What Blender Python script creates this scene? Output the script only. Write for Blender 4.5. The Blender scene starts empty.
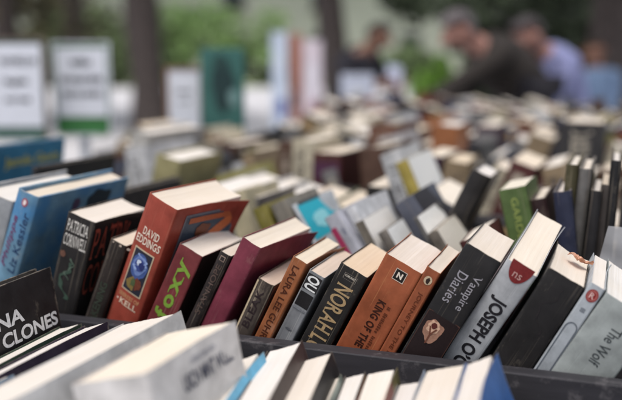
import bpy, bmesh, math, random
from mathutils import Vector, Matrix, noise
R = math.radians
random.seed(11)
scn = bpy.context.scene
col = scn.collection

# ------------------------------------------------------------------ camera geometry (used for measuring)
F, PHI, TH, ZC = 854.0, R(9), R(20), 1.15
UH = Vector((math.cos(TH), -math.sin(TH), 0)); VH = Vector((math.sin(TH), math.cos(TH), 0)); ZH = Vector((0, 0, 1))
CAM = Vector((0, 0, ZC))
LEDGE, FLOOR = 0.879, 0.797          # divider top and bin floor heights

def ray(px, py):
    x = (px - 311) / F; y = (200 - py) / F
    return Vector((x, math.cos(PHI) + y * math.sin(PHI), -math.sin(PHI) + y * math.cos(PHI)))
def on_v(px, py, v):                 # point of the upright plane at depth v across the rows
    r = ray(px, py); return CAM + r * (v / r.dot(VH))
def at_d(px, py, d):                 # point at forward distance d
    r = ray(px, py); return CAM + r * (d / r.y)
def uv(u, v, z): return UH * u + VH * v + ZH * z

# ------------------------------------------------------------------ helpers
def tag(o, label=None, cat=None, group=None, kind=None):
    if label: o['label'] = label
    if cat: o['category'] = cat
    if group: o['group'] = group
    if kind: o['kind'] = kind
    return o
def link(name, me, mat=None, parent=None, smooth=False):
    o = bpy.data.objects.new(name, me); col.objects.link(o)
    if mat is not None: me.materials.append(mat)
    if smooth:
        for p in me.polygons: p.use_smooth = True
    if parent is not None: o.parent = parent
    return o
def empty(name, loc=(0, 0, 0), rot=None):
    o = bpy.data.objects.new(name, None); col.objects.link(o)
    o.location = loc; o.empty_display_size = .05
    if rot is not None: o.rotation_euler = rot
    return o
def mesh(verts, faces, name='m'):
    me = bpy.data.meshes.new(name); me.from_pydata([tuple(v) for v in verts], [], faces); me.update(); return me
class MB:
    def __init__(s): s.v = []; s.f = []
    def box(s, c, d, M=None):
        i = len(s.v)
        for sx in (-.5, .5):
            for sy in (-.5, .5):
                for sz in (-.5, .5):
                    p = Vector((sx * d[0], sy * d[1], sz * d[2]))
                    if M is not None: p = M @ p
                    s.v.append(p + Vector(c))
        for q in ((0,1,3,2),(4,6,7,5),(0,4,5,1),(2,3,7,6),(0,2,6,4),(1,5,7,3)): s.f.append(tuple(i + k for k in q))
        return s
    def poly(s, pts):
        i = len(s.v); s.v += [Vector(p) for p in pts]; s.f.append(tuple(range(i, i + len(pts)))); return s
    def tube(s, pts, rad, n=10, wob=0.0, cap=True):
        pts = [Vector(p) for p in pts]; base = len(s.v)
        for k, p in enumerate(pts):
            d = (pts[min(k + 1, len(pts) - 1)] - pts[max(k - 1, 0)]).normalized()
            a = d.cross(Vector((0.13, 1, 0.07))).normalized(); b = d.cross(a)
            r = rad[k] if isinstance(rad, (list, tuple)) else rad
            for j in range(n):
                t = 2 * math.pi * j / n
                q = r * (1 + wob * noise.noise(Vector((math.cos(t) * 2, math.sin(t) * 2, k * .8 + p.x))))
                s.v.append(p + (a * math.cos(t) + b * math.sin(t)) * q)
        for k in range(len(pts) - 1):
            for j in range(n):
                s.f.append((base + k * n + j, base + k * n + (j + 1) % n, base + (k + 1) * n + (j + 1) % n, base + (k + 1) * n + j))
        if cap:
            s.f.append(tuple(base + j for j in range(n))[::-1]); e = base + (len(pts) - 1) * n
            s.f.append(tuple(e + j for j in range(n)))
        return s
    def build(s, name, mat, parent=None, smooth=False, bevel=0):
        me = mesh(s.v, s.f, name)
        if bevel:
            bm = bmesh.new(); bm.from_mesh(me); bmesh.ops.recalc_face_normals(bm, faces=bm.faces)
            bmesh.ops.bevel(bm, geom=list(bm.edges), offset=bevel, segments=2, affect='EDGES', profile=.5)
            bm.to_mesh(me); bm.free()
        return link(name, me, mat, parent, smooth)

# ------------------------------------------------------------------ materials
def lin(c):
    return c / 12.92 if c <= .04045 else ((c + .055) / 1.055) ** 2.4
def hexc(h, k=1.0):
    return tuple(min(1, lin(int(h[i:i + 2], 16) / 255) * k) for i in (0, 2, 4)) + (1,)
_mats = {}
def base_mat(key):
    m = bpy.data.materials.new(key); m.use_nodes = True
    nt = m.node_tree; b = nt.nodes['Principled BSDF']; return m, nt, b
def N(nt, t, **kw):
    n = nt.nodes.new(t)
    for k, v in kw.items(): setattr(n, k, v)
    return n
def mixc(nt, fac, a, b, blend='MIX'):
    n = N(nt, 'ShaderNodeMix', data_type='RGBA', blend_type=blend)
    for sock, val in ((n.inputs[0], fac), (n.inputs[6], a), (n.inputs[7], b)):
        if hasattr(val, 'is_output'): nt.links.new(val, sock)
        else: sock.default_value = val
    return n.outputs[2]
def math_n(nt, op, a, b=None, c=None, clamp=False):
    n = N(nt, 'ShaderNodeMath', operation=op, use_clamp=clamp)
    for i, val in enumerate((a, b, c)):
        if val is None: continue
        if hasattr(val, 'is_output'): nt.links.new(val, n.inputs[i])
        else: n.inputs[i].default_value = val
    return n.outputs[0]
def ramp(nt, fac, stops):
    n = N(nt, 'ShaderNodeValToRGB'); nt.links.new(fac, n.inputs[0]); e = n.color_ramp.elements
    while len(e) < len(stops): e.new(.5)
    for i, (p, c) in enumerate(stops):
        e[i].position = p; e[i].color = c if len(c) == 4 else tuple(c) + (1,)
    return n.outputs[0]
def noise_n(nt, vec, scale, detail=3, rough=.6, w=None):
    n = N(nt, 'ShaderNodeTexNoise', noise_dimensions='4D' if w is not None else '3D')
    n.inputs['Scale'].default_value = scale; n.inputs['Detail'].default_value = detail; n.inputs['Roughness'].default_value = rough
    if vec is not None: nt.links.new(vec, n.inputs['Vector'])
    if w is not None: nt.links.new(w, n.inputs['W'])
    return n.outputs['Fac']
def stretched(nt, scale):
    tc = N(nt, 'ShaderNodeTexCoord'); mp = N(nt, 'ShaderNodeMapping'); nt.links.new(tc.outputs['Object'], mp.inputs[0])
    mp.inputs['Scale'].default_value = scale; return mp.outputs[0], tc.outputs['Object']
def rnd_w(nt):
    oi = N(nt, 'ShaderNodeObjectInfo'); return math_n(nt, 'MULTIPLY', oi.outputs['Random'], 37.0)
def bump(nt, b, h, strength=.2, dist=.001):
    n = N(nt, 'ShaderNodeBump'); n.inputs['Strength'].default_value = strength; n.inputs['Distance'].default_value = dist
    nt.links.new(h, n.inputs['Height']); nt.links.new(n.outputs[0], b.inputs['Normal'])

def cover_mat(hx, rough=.42, crease=.5, wearc='b8aa98', mottle=None):
    key = f'cover_{hx}_{rough}_{crease}_{mottle}'
    if key in _mats: return _mats[key]
    m, nt, b = base_mat(key); c = hexc(hx, .86); lum = .3 * c[0] + .59 * c[1] + .11 * c[2]; c = tuple(x * .84 + lum * .16 + .006 for x in c[:3]) + (1,)
    w = rnd_w(nt); sv, ob = stretched(nt, (1, 1, 1))
    n1 = noise_n(nt, ob, 45, 4, .6, w)
    colr = mixc(nt, ramp(nt, n1, [(.3, (0, 0, 0)), (.75, (1, 1, 1))]), tuple(x * .66 for x in c[:3]) + (1,), tuple(min(1, x * 1.18 + .006) for x in c[:3]) + (1,))
    if mottle:
        n0 = noise_n(nt, ob, 22, 3, .55, w)
        colr = mixc(nt, ramp(nt, n0, [(.46, (0, 0, 0)), (.62, (1, 1, 1))]), colr, hexc(mottle))
    # reading creases on the spine: thin pale lines that run along its height
    s2, _ = stretched(nt, (420, 0, 7)); n2 = noise_n(nt, s2, 1, 2, .5, w)
    line = ramp(nt, n2, [(.60, (0, 0, 0)), (.66, (1, 1, 1)), (.72, (0, 0, 0))])
    sep = N(nt, 'ShaderNodeSeparateXYZ'); nt.links.new(ob, sep.inputs[0])
    onspine = math_n(nt, 'LESS_THAN', sep.outputs[1], .0022)
    cr = math_n(nt, 'MULTIPLY', math_n(nt, 'MULTIPLY', line, onspine), crease * .8)
    wc = hexc(wearc)
    colr = mixc(nt, cr, colr, tuple(x * .6 + y * .5 for x, y in zip(wc[:3], c[:3])) + (1,))
    # rubbed edges
    at = N(nt, 'ShaderNodeAttribute', attribute_name='wear')
    n3 = noise_n(nt, ob, 110, 6, .75, w)
    wr = math_n(nt, 'MULTIPLY', at.outputs['Fac'], math_n(nt, 'ADD', n3, .05))
    wf = ramp(nt, wr, [(.44, (0, 0, 0)), (.74, (.55, .55, .55))])
    colr = mixc(nt, wf, colr, wc)
    # scuffs
    s4, _ = stretched(nt, (60, 60, 25)); n4 = noise_n(nt, s4, 1, 6, .75, w)
    colr = mixc(nt, math_n(nt, 'MULTIPLY', ramp(nt, n4, [(.58, (0, 0, 0)), (.70, (1, 1, 1))]), .34), colr, tuple(x * .5 + .5 * y for x, y in zip(wc[:3], c[:3])) + (1,))
    nt.links.new(colr, b.inputs['Base Color']); b.inputs['Specular IOR Level'].default_value = .32
    rr = N(nt, 'ShaderNodeMapRange'); nt.links.new(n4, rr.inputs[0]); rr.inputs[3].default_value = rough - .1; rr.inputs[4].default_value = rough + .25
    nt.links.new(rr.outputs[0], b.inputs['Roughness'])
    hgt = math_n(nt, 'ADD', math_n(nt, 'MULTIPLY', line, -.7), n1); bump(nt, b, hgt, .25, .0008)
    _mats[key] = m; return m

def page_mat(hx):
    key = 'pages_' + hx
    if key in _mats: return _mats[key]
    m, nt, b = base_mat(key); c = hexc(hx); c = tuple(x * .5 + y * .5 for x, y in zip(c[:3], (.82, .765, .73))) + (1,); w = rnd_w(nt)
    s1, ob = stretched(nt, (900, 14, 14)); n1 = noise_n(nt, s1, 1, 3, .6, w)
    s2, _ = stretched(nt, (160, 8, 8)); n2 = noise_n(nt, s2, 1, 2, .5, w)
    n3 = noise_n(nt, ob, 16, 3, .6, w)
    dk = tuple(x * y for x, y in zip(c[:3], (.90, .87, .82))) + (1,)
    colr = mixc(nt, ramp(nt, n1, [(.25, (1, 1, 1)), (.62, (0, 0, 0))]), c, dk)
    colr = mixc(nt, math_n(nt, 'MULTIPLY', ramp(nt, n2, [(.3, (1, 1, 1)), (.6, (0, 0, 0))]), .5), colr, dk)
    colr = mixc(nt, math_n(nt, 'MULTIPLY', ramp(nt, n3, [(.42, (0, 0, 0)), (.75, (1, 1, 1))]), .35), colr, tuple(x * y for x, y in zip(c[:3], (.90, .84, .74))) + (1,))
    nt.links.new(colr, b.inputs['Base Color']); b.inputs['Roughness'].default_value = .9
    b.inputs['Specular IOR Level'].default_value = .15
    oi = N(nt, 'ShaderNodeObjectInfo'); aged = mixc(nt, math_n(nt, 'MULTIPLY', math_n(nt, 'POWER', oi.outputs['Random'], 2.0), .5), colr, tuple(x * y for x, y in zip(c[:3], (.88, .76, .58))) + (1,))
    gap = ramp(nt, n2, [(.24, (1, 1, 1)), (.29, (0, 0, 0))]); aged = mixc(nt, math_n(nt, 'MULTIPLY', gap, .28), aged, (.16, .13, .10, 1))
    nt.links.new(aged, b.inputs['Base Color']); bump(nt, b, n1, .4, .0004)
    _mats[key] = m; return m

def plain(key, hx, rough=.6, scale=30, amt=.25, metal=0, spec=.5, bumpd=0):
    key = f'{key}_{hx}'
    if key in _mats: return _mats[key]
    m, nt, b = base_mat(key); c = hexc(hx); _, ob = stretched(nt, (1, 1, 1))
    n = noise_n(nt, ob, scale, 5, .6)
    colr = mixc(nt, ramp(nt, n, [(.3, (0, 0, 0)), (.7, (1, 1, 1))]), tuple(x * (1 - amt) for x in c[:3]) + (1,), tuple(min(1, x * (1 + amt)) for x in c[:3]) + (1,))
    nt.links.new(colr, b.inputs['Base Color']); b.inputs['Roughness'].default_value = rough; b.inputs['Metallic'].default_value = metal
    b.inputs['Specular IOR Level'].default_value = spec
    if bumpd: bump(nt, b, n, .6, bumpd)
    _mats[key] = m; return m
def ink(hx, rough=.5): return plain('ink', hx, rough, 400, .18, spec=.3)

def wood_mat():
    m, nt, b = base_mat('slate_painted_wood'); sv, ob = stretched(nt, (6, 60, 60)); n = noise_n(nt, sv, 1, 6, .65)
    n2 = noise_n(nt, ob, 40, 5, .7)
    c = mixc(nt, ramp(nt, n, [(.3, (0, 0, 0)), (.7, (1, 1, 1))]), hexc('262529'), hexc('3a383d'))
    c = mixc(nt, math_n(nt, 'MULTIPLY', ramp(nt, n2, [(.56, (0, 0, 0)), (.66, (1, 1, 1))]), .5), c, hexc('6a6668'))
    nt.links.new(c, b.inputs['Base Color']); b.inputs['Roughness'].default_value = .55; bump(nt, b, n, .35, .001); return m
WOOD = wood_mat()

# ------------------------------------------------------------------ the book builder
def bow_f(bow, x, T): return bow * 4 * (x / T) * (1 - x / T)
def cover_geo(T, D, H, th, bow, flare, flareb, rnd, nz=7, curl=0.0, curlb=0.0):
    r = min(.0016, T * .2); path = []                   # (x, y, nx, ny, wear)
    back = [(1, 1), (.93, 0), (.82, 0), (.7, 0), (.58, 0), (.45, 0), (.2, 0), (.05, 0)]
    for k, w in back: path.append((-flareb * k * k, r + (D - r) * k, 1, 0, w))
    for a, w in ((0, .5), (45, .82), (90, .5)):
        path.append((r - r * math.cos(R(a)), r - r * math.sin(R(a)), math.cos(R(a)), math.sin(R(a)), w))
    for k in (.07, .2, .35, .5, .65, .8, .93):
        x = r + (T - 2 * r) * k; path.append((x, bow_f(bow, x, T), 0, 1, 0))
    for a, w in ((90, .5), (45, .82), (0, .5)):
        path.append((T - r + r * math.cos(R(a)), r - r * math.sin(R(a)), -math.cos(R(a)), math.sin(R(a)), w))
    for k, w in back[::-1]: path.append((T + flare * k * k, r + (D - r) * k, -1, 0, w))
    zs = [0, .0025, .010] + [.010 + (H - .06) * i / nz for i in range(1, nz)] + [H - .045, H - .034, H - .024, H - .016, H - .010, H - .0025, H]
    ws = [1, .1, 0] + [0] * (nz - 1) + [0, 0, 0, 0, 0, .12, 1]
    V = []; Fc = []; W = []; n = len(path)
    j = [rnd.uniform(-1, 1) for _ in range(4)]
    for z, wz in zip(zs, ws):
        for off in (0, th):
            for (x, y, nx, ny, w) in path:
                dz = 0
                if wz == 1 and z > 0: dz = .0005 * noise.noise(Vector((x * 120 + j[0] * 9, y * 60, j[1] * 5)))
                cx = 0
                if nx and abs(nx) == 1:
                    kk = max(0, (y / D - .5) / .5) ** 1.6 * max(0, (z - H + .05) / .05) ** 1.7
                    cx = curl * kk if nx < 0 else -curlb * kk; dz -= abs(cx) * .35
                V.append((x + nx * off + cx, y + ny * off, z + dz)); W.append(max(w, wz))
    m = 2 * n; L = len(zs)
    for k in range(L - 1):
        for i in range(n - 1):
            a = k * m + i; Fc.append((a, a + 1, a + 1 + m, a + m))
            a = k * m + n + i; Fc.append((a + m, a + 1 + m, a + 1, a))
        for i, fl in ((0, 0), (n - 1, 1)):
            a = k * m + i; q = (a, a + m, a + n + m, a + n); Fc.append(q if fl == 0 else q[::-1])
    for k, fl in ((0, 0), (L - 1, 1)):
        for i in range(n - 1):
            a = k * m + i; q = (a, a + n, a + n + 1, a + 1); Fc.append(q if fl == 0 else q[::-1])
    me = mesh(V, Fc, 'cover'); at = me.attributes.new('wear', 'FLOAT', 'POINT'); at.data.foreach_set('value', W)
    return me
def pages_geo(T, D, H, th, bow, hard, rnd, dip=0.0, nx=18, ny=5):
    x0, x1 = th + .0002, T - th - .0002; top = H - (.0038 if hard else .0007); V = []; Fc = []
    s = rnd.uniform(0, 99)
    yo = .0012 if not hard else .004
    def colh(x):
        k = x / T
        return top +   .0003 * noise.noise(Vector((x * 260, s, 0))) + .0008 * noise.noise(Vector((x * 55, s, 4))) - .0010 - dip * math.sin(math.pi * k) ** 1.3
    ne = D - (.0035 if hard else .0012)
    def rows(x): 
        y0 = th + bow_f(bow, x, T) + yo
        return [y0 + (ne - y0) * j / ny for j in range(ny + 1)]
    for i in range(nx + 1):
        x = x0 + (x1 - x0) * i / nx
        for j, y in enumerate(rows(x)):
            V.append((x, y, colh(x) + .0011 * noise.noise(Vector((x * 22, y * 26, s)))))
    top_n = len(V)
    for i in range(nx):
        for j in range(ny):
            a = i * (ny + 1) + j; Fc.append((a, a + ny + 1, a + ny + 2, a + 1))
    border = [i * (ny + 1) for i in range(nx + 1)] + [nx * (ny + 1) + j for j in range(1, ny + 1)] + [i * (ny + 1) + ny for i in range(nx - 1, -1, -1)] + [j for j in range(ny - 1, 0, -1)]
    low = []
    for b_ in border: low.append(len(V)); V.append((V[b_][0], V[b_][1], .001 if not hard else .0035))
    for k in range(len(border)):
        k2 = (k + 1) % len(border); Fc.append((border[k], low[k], low[k2], border[k2]))
    Fc.append(tuple(low[::-1]))
    me = mesh(V, Fc, 'page_block')
    return me

class Book:
    def __init__(s, name, label, T, D, H, cover, pages='d8cbb8', hard=False, bow=None, rough=.42, crease=.5, mottle=None, dip=0.0, group=None, flare=0.0, flareb=0.0, low=False, wearc='b8aa98', cat='book'):
        s.T, s.D, s.H, s.flare = T, D, H, flare; rnd = random.Random(label)
        s.bow = bow if bow is not None else (-.003 if hard else rnd.uniform(-.0022, .0010))
        th = .0024 if hard else .0005; s.th = th
        s.o = empty(name); tag(s.o, label, cat, group or globals().get('GROUP'))
        s.cover = link('cover', cover_geo(T, D, H, th, s.bow, flare, flareb, rnd, 3 if low else 7, 0 if hard else rnd.choice((0, .001, .003, .005)), 0 if hard else rnd.choice((0, .001, .002))), cover_mat(cover, rough, crease, wearc, mottle), s.o, True)
        me = s.cover.data
        me.set_sharp_from_angle(angle=R(50))
        s.pages = link('page_block', pages_geo(T, D, H, th, s.bow, hard, rnd, dip, 10 if low else 22, 3 if low else 5), page_mat(pages), s.o)
    def frame(s, lean, yaw, pitch=0):
        c, n = math.cos(R(yaw)), math.sin(R(yaw)); u = UH * c + VH * n; v = VH * c - UH * n
        t = u * math.cos(R(lean)) - ZH * math.sin(R(lean)); h = ZH * math.cos(R(lean)) + u * math.sin(R(lean))
        if pitch:
            cp, sp = math.cos(R(pitch)), math.sin(R(pitch)); v, h = v * cp + h * sp, h * cp - v * sp
        return t, v, h
    def put(s, origin, t, v, h):
        M = Matrix((t, v, h)).transposed(); s.o.rotation_euler = M.to_euler(); s.o.location = origin; return s

PAGESET = ['d8cbb8', 'd2c2a6', 'dcd2c4', 'cdb992']
used_labels = set()
def lean_h(P, T, lean, top_is='TR'):
    # height that lets the lowest corner of the spine stand on the bin floor
    c, n = math.cos(R(lean)), math.sin(R(abs(lean)))
    return c, n
def spine_book(label, tl, tr, lean, v, D, cover, pages='d8cbb8', yaw=0, name='paperback_book', Hmax=None, T=None, pitch=0, **kw):
    """a book whose spine's top corners were measured; it stands on the bin floor"""
    A = on_v(*tl, v); 
    if tr is not None:
        B = on_v(*tr, v); T = T or (B - A).length
    c, n = math.cos(R(lean)), math.sin(R(abs(lean)))
    t, vv, h = Book.frame(None, lean, yaw, pitch)
    if lean >= 0: low = A.z - T * n          # top right corner height
    else: low = A.z
    H = (low - FLOOR) / c
    if Hmax and H > Hmax: H = Hmax
    b = Book(name, label, T, D, H, cover, pages, **kw)
    b.put(A - h * H, t, vv, h); b.lean = lean; b.A = A
    return b
def fore_book(label, br, lean, vb, T, D, cover, pages='d8cbb8', yaw=0, name='paperback_book', H=None, **kw):
    """a book known by the top corner of its right cover at the fore edge (right, back, top)"""
    P = on_v(*br, vb); t, vv, h = Book.frame(None, lean, yaw); c, n = math.cos(R(lean)), math.sin(R(abs(lean)))
    low = P.z if lean >= 0 else P.z - T * n
    if H is None: H = (low - FLOOR) / c
    b = Book(name, label, T, D, H, cover, pages, **kw)
    b.put(P - t * T - vv * D - h * H, t, vv, h); b.lean = lean
    return b

# lettering and art laid 0.4 mm proud of spine or cover
def text_verts(s, shear=0.0, bold=0.0, spacing=1.0):
    cu = bpy.data.curves.new('t', 'FONT'); cu.body = s; cu.size = 1; cu.offset = bold; cu.space_character = spacing; cu.shear = shear
    cu.resolution_u = 4; cu.align_x = 'LEFT'
    o = bpy.data.objects.new('t', cu); col.objects.link(o)
    dg = bpy.context.evaluated_depsgraph_get(); me = bpy.data.meshes.new_from_object(o.evaluated_get(dg))
    V = [v.co.copy() for v in me.vertices]; Fc = [tuple(p.vertices) for p in me.polygons]
    bpy.data.objects.remove(o); bpy.data.meshes.remove(me); bpy.data.curves.remove(cu)
    return V, Fc
SERIF = {'A': ((.0, 0), (1, 0)), 'D': ((.1, 0), (.1, 1)), 'V': ((0, 1), (1, 1)), 'I': ((.5, 0), (.5, 1)), 'E': ((.12, 0), (.12, 1), (.95, 0), (.95, 1)), 'N': ((.1, 0), (.1, 1), (.9, 1)), 'G': ((.88, .45),), 'K': ((.1, 0), (.1, 1), (.92, 0), (.92, 1)), 'L': ((.12, 0), (.12, 1), (.95, .06)),
         'H': ((.1, 0), (.1, 1), (.9, 0), (.9, 1)), 'R': ((.1, 0), (.1, 1), (.95, 0)), 'O': (), 'S': ((.06, .15), (.94, .85)), 'F': ((.12, 0), (.12, 1), (.95, .96)), 'T': ((.5, 0), (.04, .94), (.96, .94)), 'P': ((.1, 0), (.1, 1)), 'C': ((.95, .8),), 'W': ((0, 1), (1, 1)), 'M': ((.06, 0), (.94, 0), (.06, 1), (.94, 1)),
         'y': ((.0, .98), (1, .98)), 'x': ((0, 0), (1, 0), (0, 1), (1, 1)), 'i': ((.5, 0),), 'r': ((.2, 0),), 'p': ((.1, 0),), 'm': ((.08, 0), (.5, 0), (.92, 0)), 'a': ((.95, 0),)}
def serif_verts(s, bold=0.0, gap=.09, slab=.05):
    """capitals with thin slab ends, letter by letter"""
    V = []; Fc = []; x = 0
    for ch in s:
        if ch == ' ': x += .3; continue
        v, f = text_verts(ch, 0, bold); a0 = min(p[0] for p in v); a1 = max(p[0] for p in v); b0 = min(p[1] for p in v); b1 = max(p[1] for p in v)
        i = len(V); V += [(p[0] - a0 + x, p[1], 0) for p in v]; Fc += [tuple(i + k for k in q) for q in f]; w = a1 - a0
        for fx, fy in SERIF.get(ch, ()):
            cx = x + w * fx; cy = b0 + (b1 - b0) * fy; hw = .10 if fy in (0, 1, .98) else .03; hh = slab * .5 if fy in (0, 1, .98) else .09
            cy += hh if fy == 0 else (-hh if fy >= .98 else 0); i = len(V)
            V += [(cx - hw, cy - hh, 0), (cx + hw, cy - hh, 0), (cx + hw, cy + hh, 0), (cx - hw, cy + hh, 0)]; Fc.append((i, i + 1, i + 2, i + 3))
        x += w + gap
    return V, Fc
def stext(b, s, side, rect, orient, hx, bold=0.0, gap=.12, up=.0004):
    V, Fc = serif_verts(s, bold, gap); return lay(b, V, Fc, side, rect, orient, hx, 'title_lettering', up)
def lay(b, V, Fc, side, rect, orient, hx, name='title_lettering', up=.0004, rough=.5):
    """fit flat geometry into rect=(a0,a1,d0,d1): across the spine (or along the cover), depth below the top"""
    xs = [p[0] for p in V]; ys = [p[1] for p in V]; x0, x1, y0, y1 = min(xs), max(xs), min(ys), max(ys)
    a0, a1, d0, d1 = rect; out = []
    for p in V:
        p0 = (p[0] - x0) / (x1 - x0 or 1); p1 = (p[1] - y0) / (y1 - y0 or 1)
        if orient == 'across': a = a0 + (a1 - a0) * p0; d = d1 + (d0 - d1) * p1
        elif orient == 'down': d = d0 + (d1 - d0) * p0; a = a0 + (a1 - a0) * p1
        else: d = d1 + (d0 - d1) * p0; a = a1 + (a0 - a1) * p1
        if side == 'spine': out.append((a, bow_f(b.bow, a, b.T) - up, b.H - d))
        else: out.append((b.T + up + .0002 + b.flare * max(0, a / b.D) ** 2, a, b.H - d))
    return link(name, mesh(out, Fc, name), ink(hx, rough) if isinstance(hx, str) else hx, b.o)
def text(b, s, side, rect, orient, hx, bold=.0, name='title_lettering', up=.0004, shear=0, spacing=1.0, rough=.5):
    V, Fc = text_verts(s, shear, bold, spacing); return lay(b, V, Fc, side, rect, orient, hx, name, up, rough)
def panel(b, side, rect, hx, name='cover_art', up=.0003, n=8, rough=.5):
    V = []; Fc = []
    for i in range(n + 1):
        V += [(i / n, 0), (i / n, 1)]
    for i in range(n): Fc.append((2 * i, 2 * i + 2, 2 * i + 3, 2 * i + 1))
    return lay(b, V, Fc, side, rect, 'across', hx, name, up, rough)
def disc(b, side, rect, hx, name='emblem', up=.0004, a0=0, a1=360, n=28):
    V = [(0, 0)] + [(math.cos(R(a0 + (a1 - a0) * k / n)), math.sin(R(a0 + (a1 - a0) * k / n))) for k in range(n + 1)]
    return lay(b, V, [(0, k, k + 1) for k in range(1, n + 1)], side, rect, 'across', hx, name, up)
def ring(b, side, rect, hx, w=.12, name='emblem', up=.0005, n=32, sq=False):
    V = []; Fc = []
    pts = [(math.cos(2 * math.pi * k / n), math.sin(2 * math.pi * k / n)) for k in range(n)] if not sq else [(-1, -1), (1, -1), (1, 1), (-1, 1)]
    m = len(pts)
    for x, y in pts: V += [(x, y), (x * (1 - w), y * (1 - w))]
    for k in range(m): a, c = 2 * k, 2 * ((k + 1) % m); Fc.append((a, c, c + 1, a + 1))
    return lay(b, V, Fc, side, rect, 'across', hx, name, up)
def blob(b, side, rect, hx, seed, name='cover_art', up=.0005, n=40, amp=.35):
    V = [(0, 0)]
    for k in range(n):
        a = 2 * math.pi * k / n; r = 1 + amp * noise.noise(Vector((math.cos(a) * 1.7 + seed, math.sin(a) * 1.7, seed)))
        V.append((r * math.cos(a), r * math.sin(a)))
    return lay(b, V, [(0, k, k % n + 1) for k in range(1, n + 1)], side, rect, 'across', hx, name, up)
def squiggle(b, side, rect, hx, seed, name='cover_art', w=.08, up=.0005, n=26):
    rr = random.Random(seed); ph = rr.uniform(0, 6); V = []; Fc = []
    for k in range(n + 1):
        t = k / n; x = .5 + .32 * math.sin(t * 7 + ph) * (1 - .3 * t) + .08 * math.sin(t * 19); ww = w * (.4 + abs(math.sin(t * 9 + ph)))
        V += [(x - ww, t), (x + ww, t)]
    for k in range(n): Fc.append((2 * k, 2 * k + 1, 2 * k + 3, 2 * k + 2))
    return lay(b, V, Fc, side, rect, 'across', hx, name, up)
def dashes(b, side, rect, hx, rows=3, orient='down', name='title_lettering', seed=0):
    """small illegible print: separate word-like strokes"""
    rr = random.Random(seed); V = []; Fc = []
    for k in range(rows):
        x = 0
        while x < 1:
            w = rr.uniform(.02, .05); hgt = rr.uniform(.45, .7) / rows; y = k / rows + .15 / rows; i = len(V)
            V += [(x, y), (x + w * .6, y), (x + w * .6, y + hgt), (x, y + hgt)]; Fc.append((i, i + 1, i + 2, i + 3))
            x += w + (rr.random() < .2) * .05
    return lay(b, V, Fc, side, rect, orient, hx, name)
GROUP = 'books standing in the sharp row'
# ------------------------------------------------------------------ row in focus
V1 = .775
b = spine_book('pale grey hardback at the far left end, beside the light blue hardback', (-22, 186), (13.5, 198), 19, V1, .165, 'a9adb3', 'dcdad6', name='hardback_book', hard=True, Hmax=.24)
b = spine_book('light blue hardback with a pink emblem on its spine, left of the black book', (18.5, 187.5), (38.5, 199), 21, V1, .185, '6a9dbd', 'd9cdbb', name='hardback_book', hard=True, mottle='4a80ad', crease=.1, Hmax=.245)
text(b, 'Liz Kessler', 'spine', (.016, .0245, .022, .098), 'up', '2b4268', .01, shear=.2)
text(b, 'Philippa', 'spine', (.0045, .0135, .030, .094), 'up', '6b3a63', .015, shear=.25)
disc(b, 'spine', (.011, .019, .006, .0165), 'a25a6a'); disc(b, 'spine', (.013, .017, .008, .0145), 'e2d6d6', up=.0006)
blob(b, 'front', (.10, .15, .006, .05), '26343f', 3); blob(b, 'front', (.07, .085, .012, .03), '54435d', 8); blob(b, 'front', (.13, .17, .03, .09), '31536f', 5)

b = spine_book('thick black Patricia Cornwell paperback with white lettering and a green squiggle', (68, 211), (95, 224.5), 17.5, V1, .108, '1c1718', 'd6cabb', dip=.0012, crease=.3, flare=.003)
stext(b, 'PATRICIA', 'spine', (.0035, .0315, .006, .0205), 'across', 'd6d2cc', .0)
stext(b, 'CORNWELL', 'spine', (.003, .0325, .0235, .038), 'across', 'd6d2cc', .0)
squiggle(b, 'spine', (.008, .026, .055, .098), '3c4f44', 4, w=.10); squiggle(b, 'spine', (.012, .024, .05, .075), '56665a', 9, w=.06, up=.0006)
blob(b, 'spine', (.002, .010, .044, .052), '66473b', 7)
stext(b, 'PATRICIA', 'front', (.004, .104, .006, .046), 'across', '9c4a3c', .0)
stext(b, 'CORNWELL', 'front', (.004, .104, .052, .092), 'across', '8a4236', .0)

b = spine_book('dark brown paperback sunk between the black Cornwell book and the rust red Eddings book', (111, 238), (133, 245), 22.5, V1 + .004, .105, '2b201c', 'd2c0a4', T=.0205)
B2 = b; text(b, 'AWAKENING', 'spine', (.006, .015, .05, .12), 'up', '3a4238', .02)

b = spine_book('tall rust red David Eddings omnibus with a framed blue orb on its spine', (149.5, 192), (181, 208.5), 24.5, V1, .122, 'ad3a1e', 'd9cdbd', dip=.0022, flare=.006, crease=.25, bow=-.0018, wearc='c89a80', yaw=-9)
stext(b, 'DAVID', 'spine', (0.0095, 0.0315, 0.0355, 0.0445), 'across', 'e4d6c6', .012)
stext(b, 'EDDINGS', 'spine', (0.0035, 0.0365, 0.0465, 0.0555), 'across', 'e4d6c6', .012)
panel(b, 'spine', (0.0065, 0.0335, 0.0610, 0.1148), 'c9b79c')
panel(b, 'spine', (0.0078, 0.0322, 0.0625, 0.1133), '2c2c38', up=.0005)
blob(b, 'spine', (0.0085, 0.0315, 0.0655, 0.0963), '44588f', 2, up=.0007, amp=.12); blob(b, 'spine', (0.0110, 0.0300, 0.0677, 0.0918), '6a7fb4', 5, up=.0009, amp=.25)
disc(b, 'spine', (0.0135, 0.0265, 0.0716, 0.0862), '3c4a86', 'cover_art', up=.0011); blob(b, 'spine', (0.0155, 0.0215, 0.0728, 0.0795), 'c9d2e2', 4, up=.0013)
squiggle(b, 'spine', (.0110, .0300, .066, .086), '8fa3cf', 5, w=.06, up=.0014); blob(b, 'spine', (.0190, .0275, .0745, .0835), '2b3468', 3, up=.0015, amp=.5)
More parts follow.
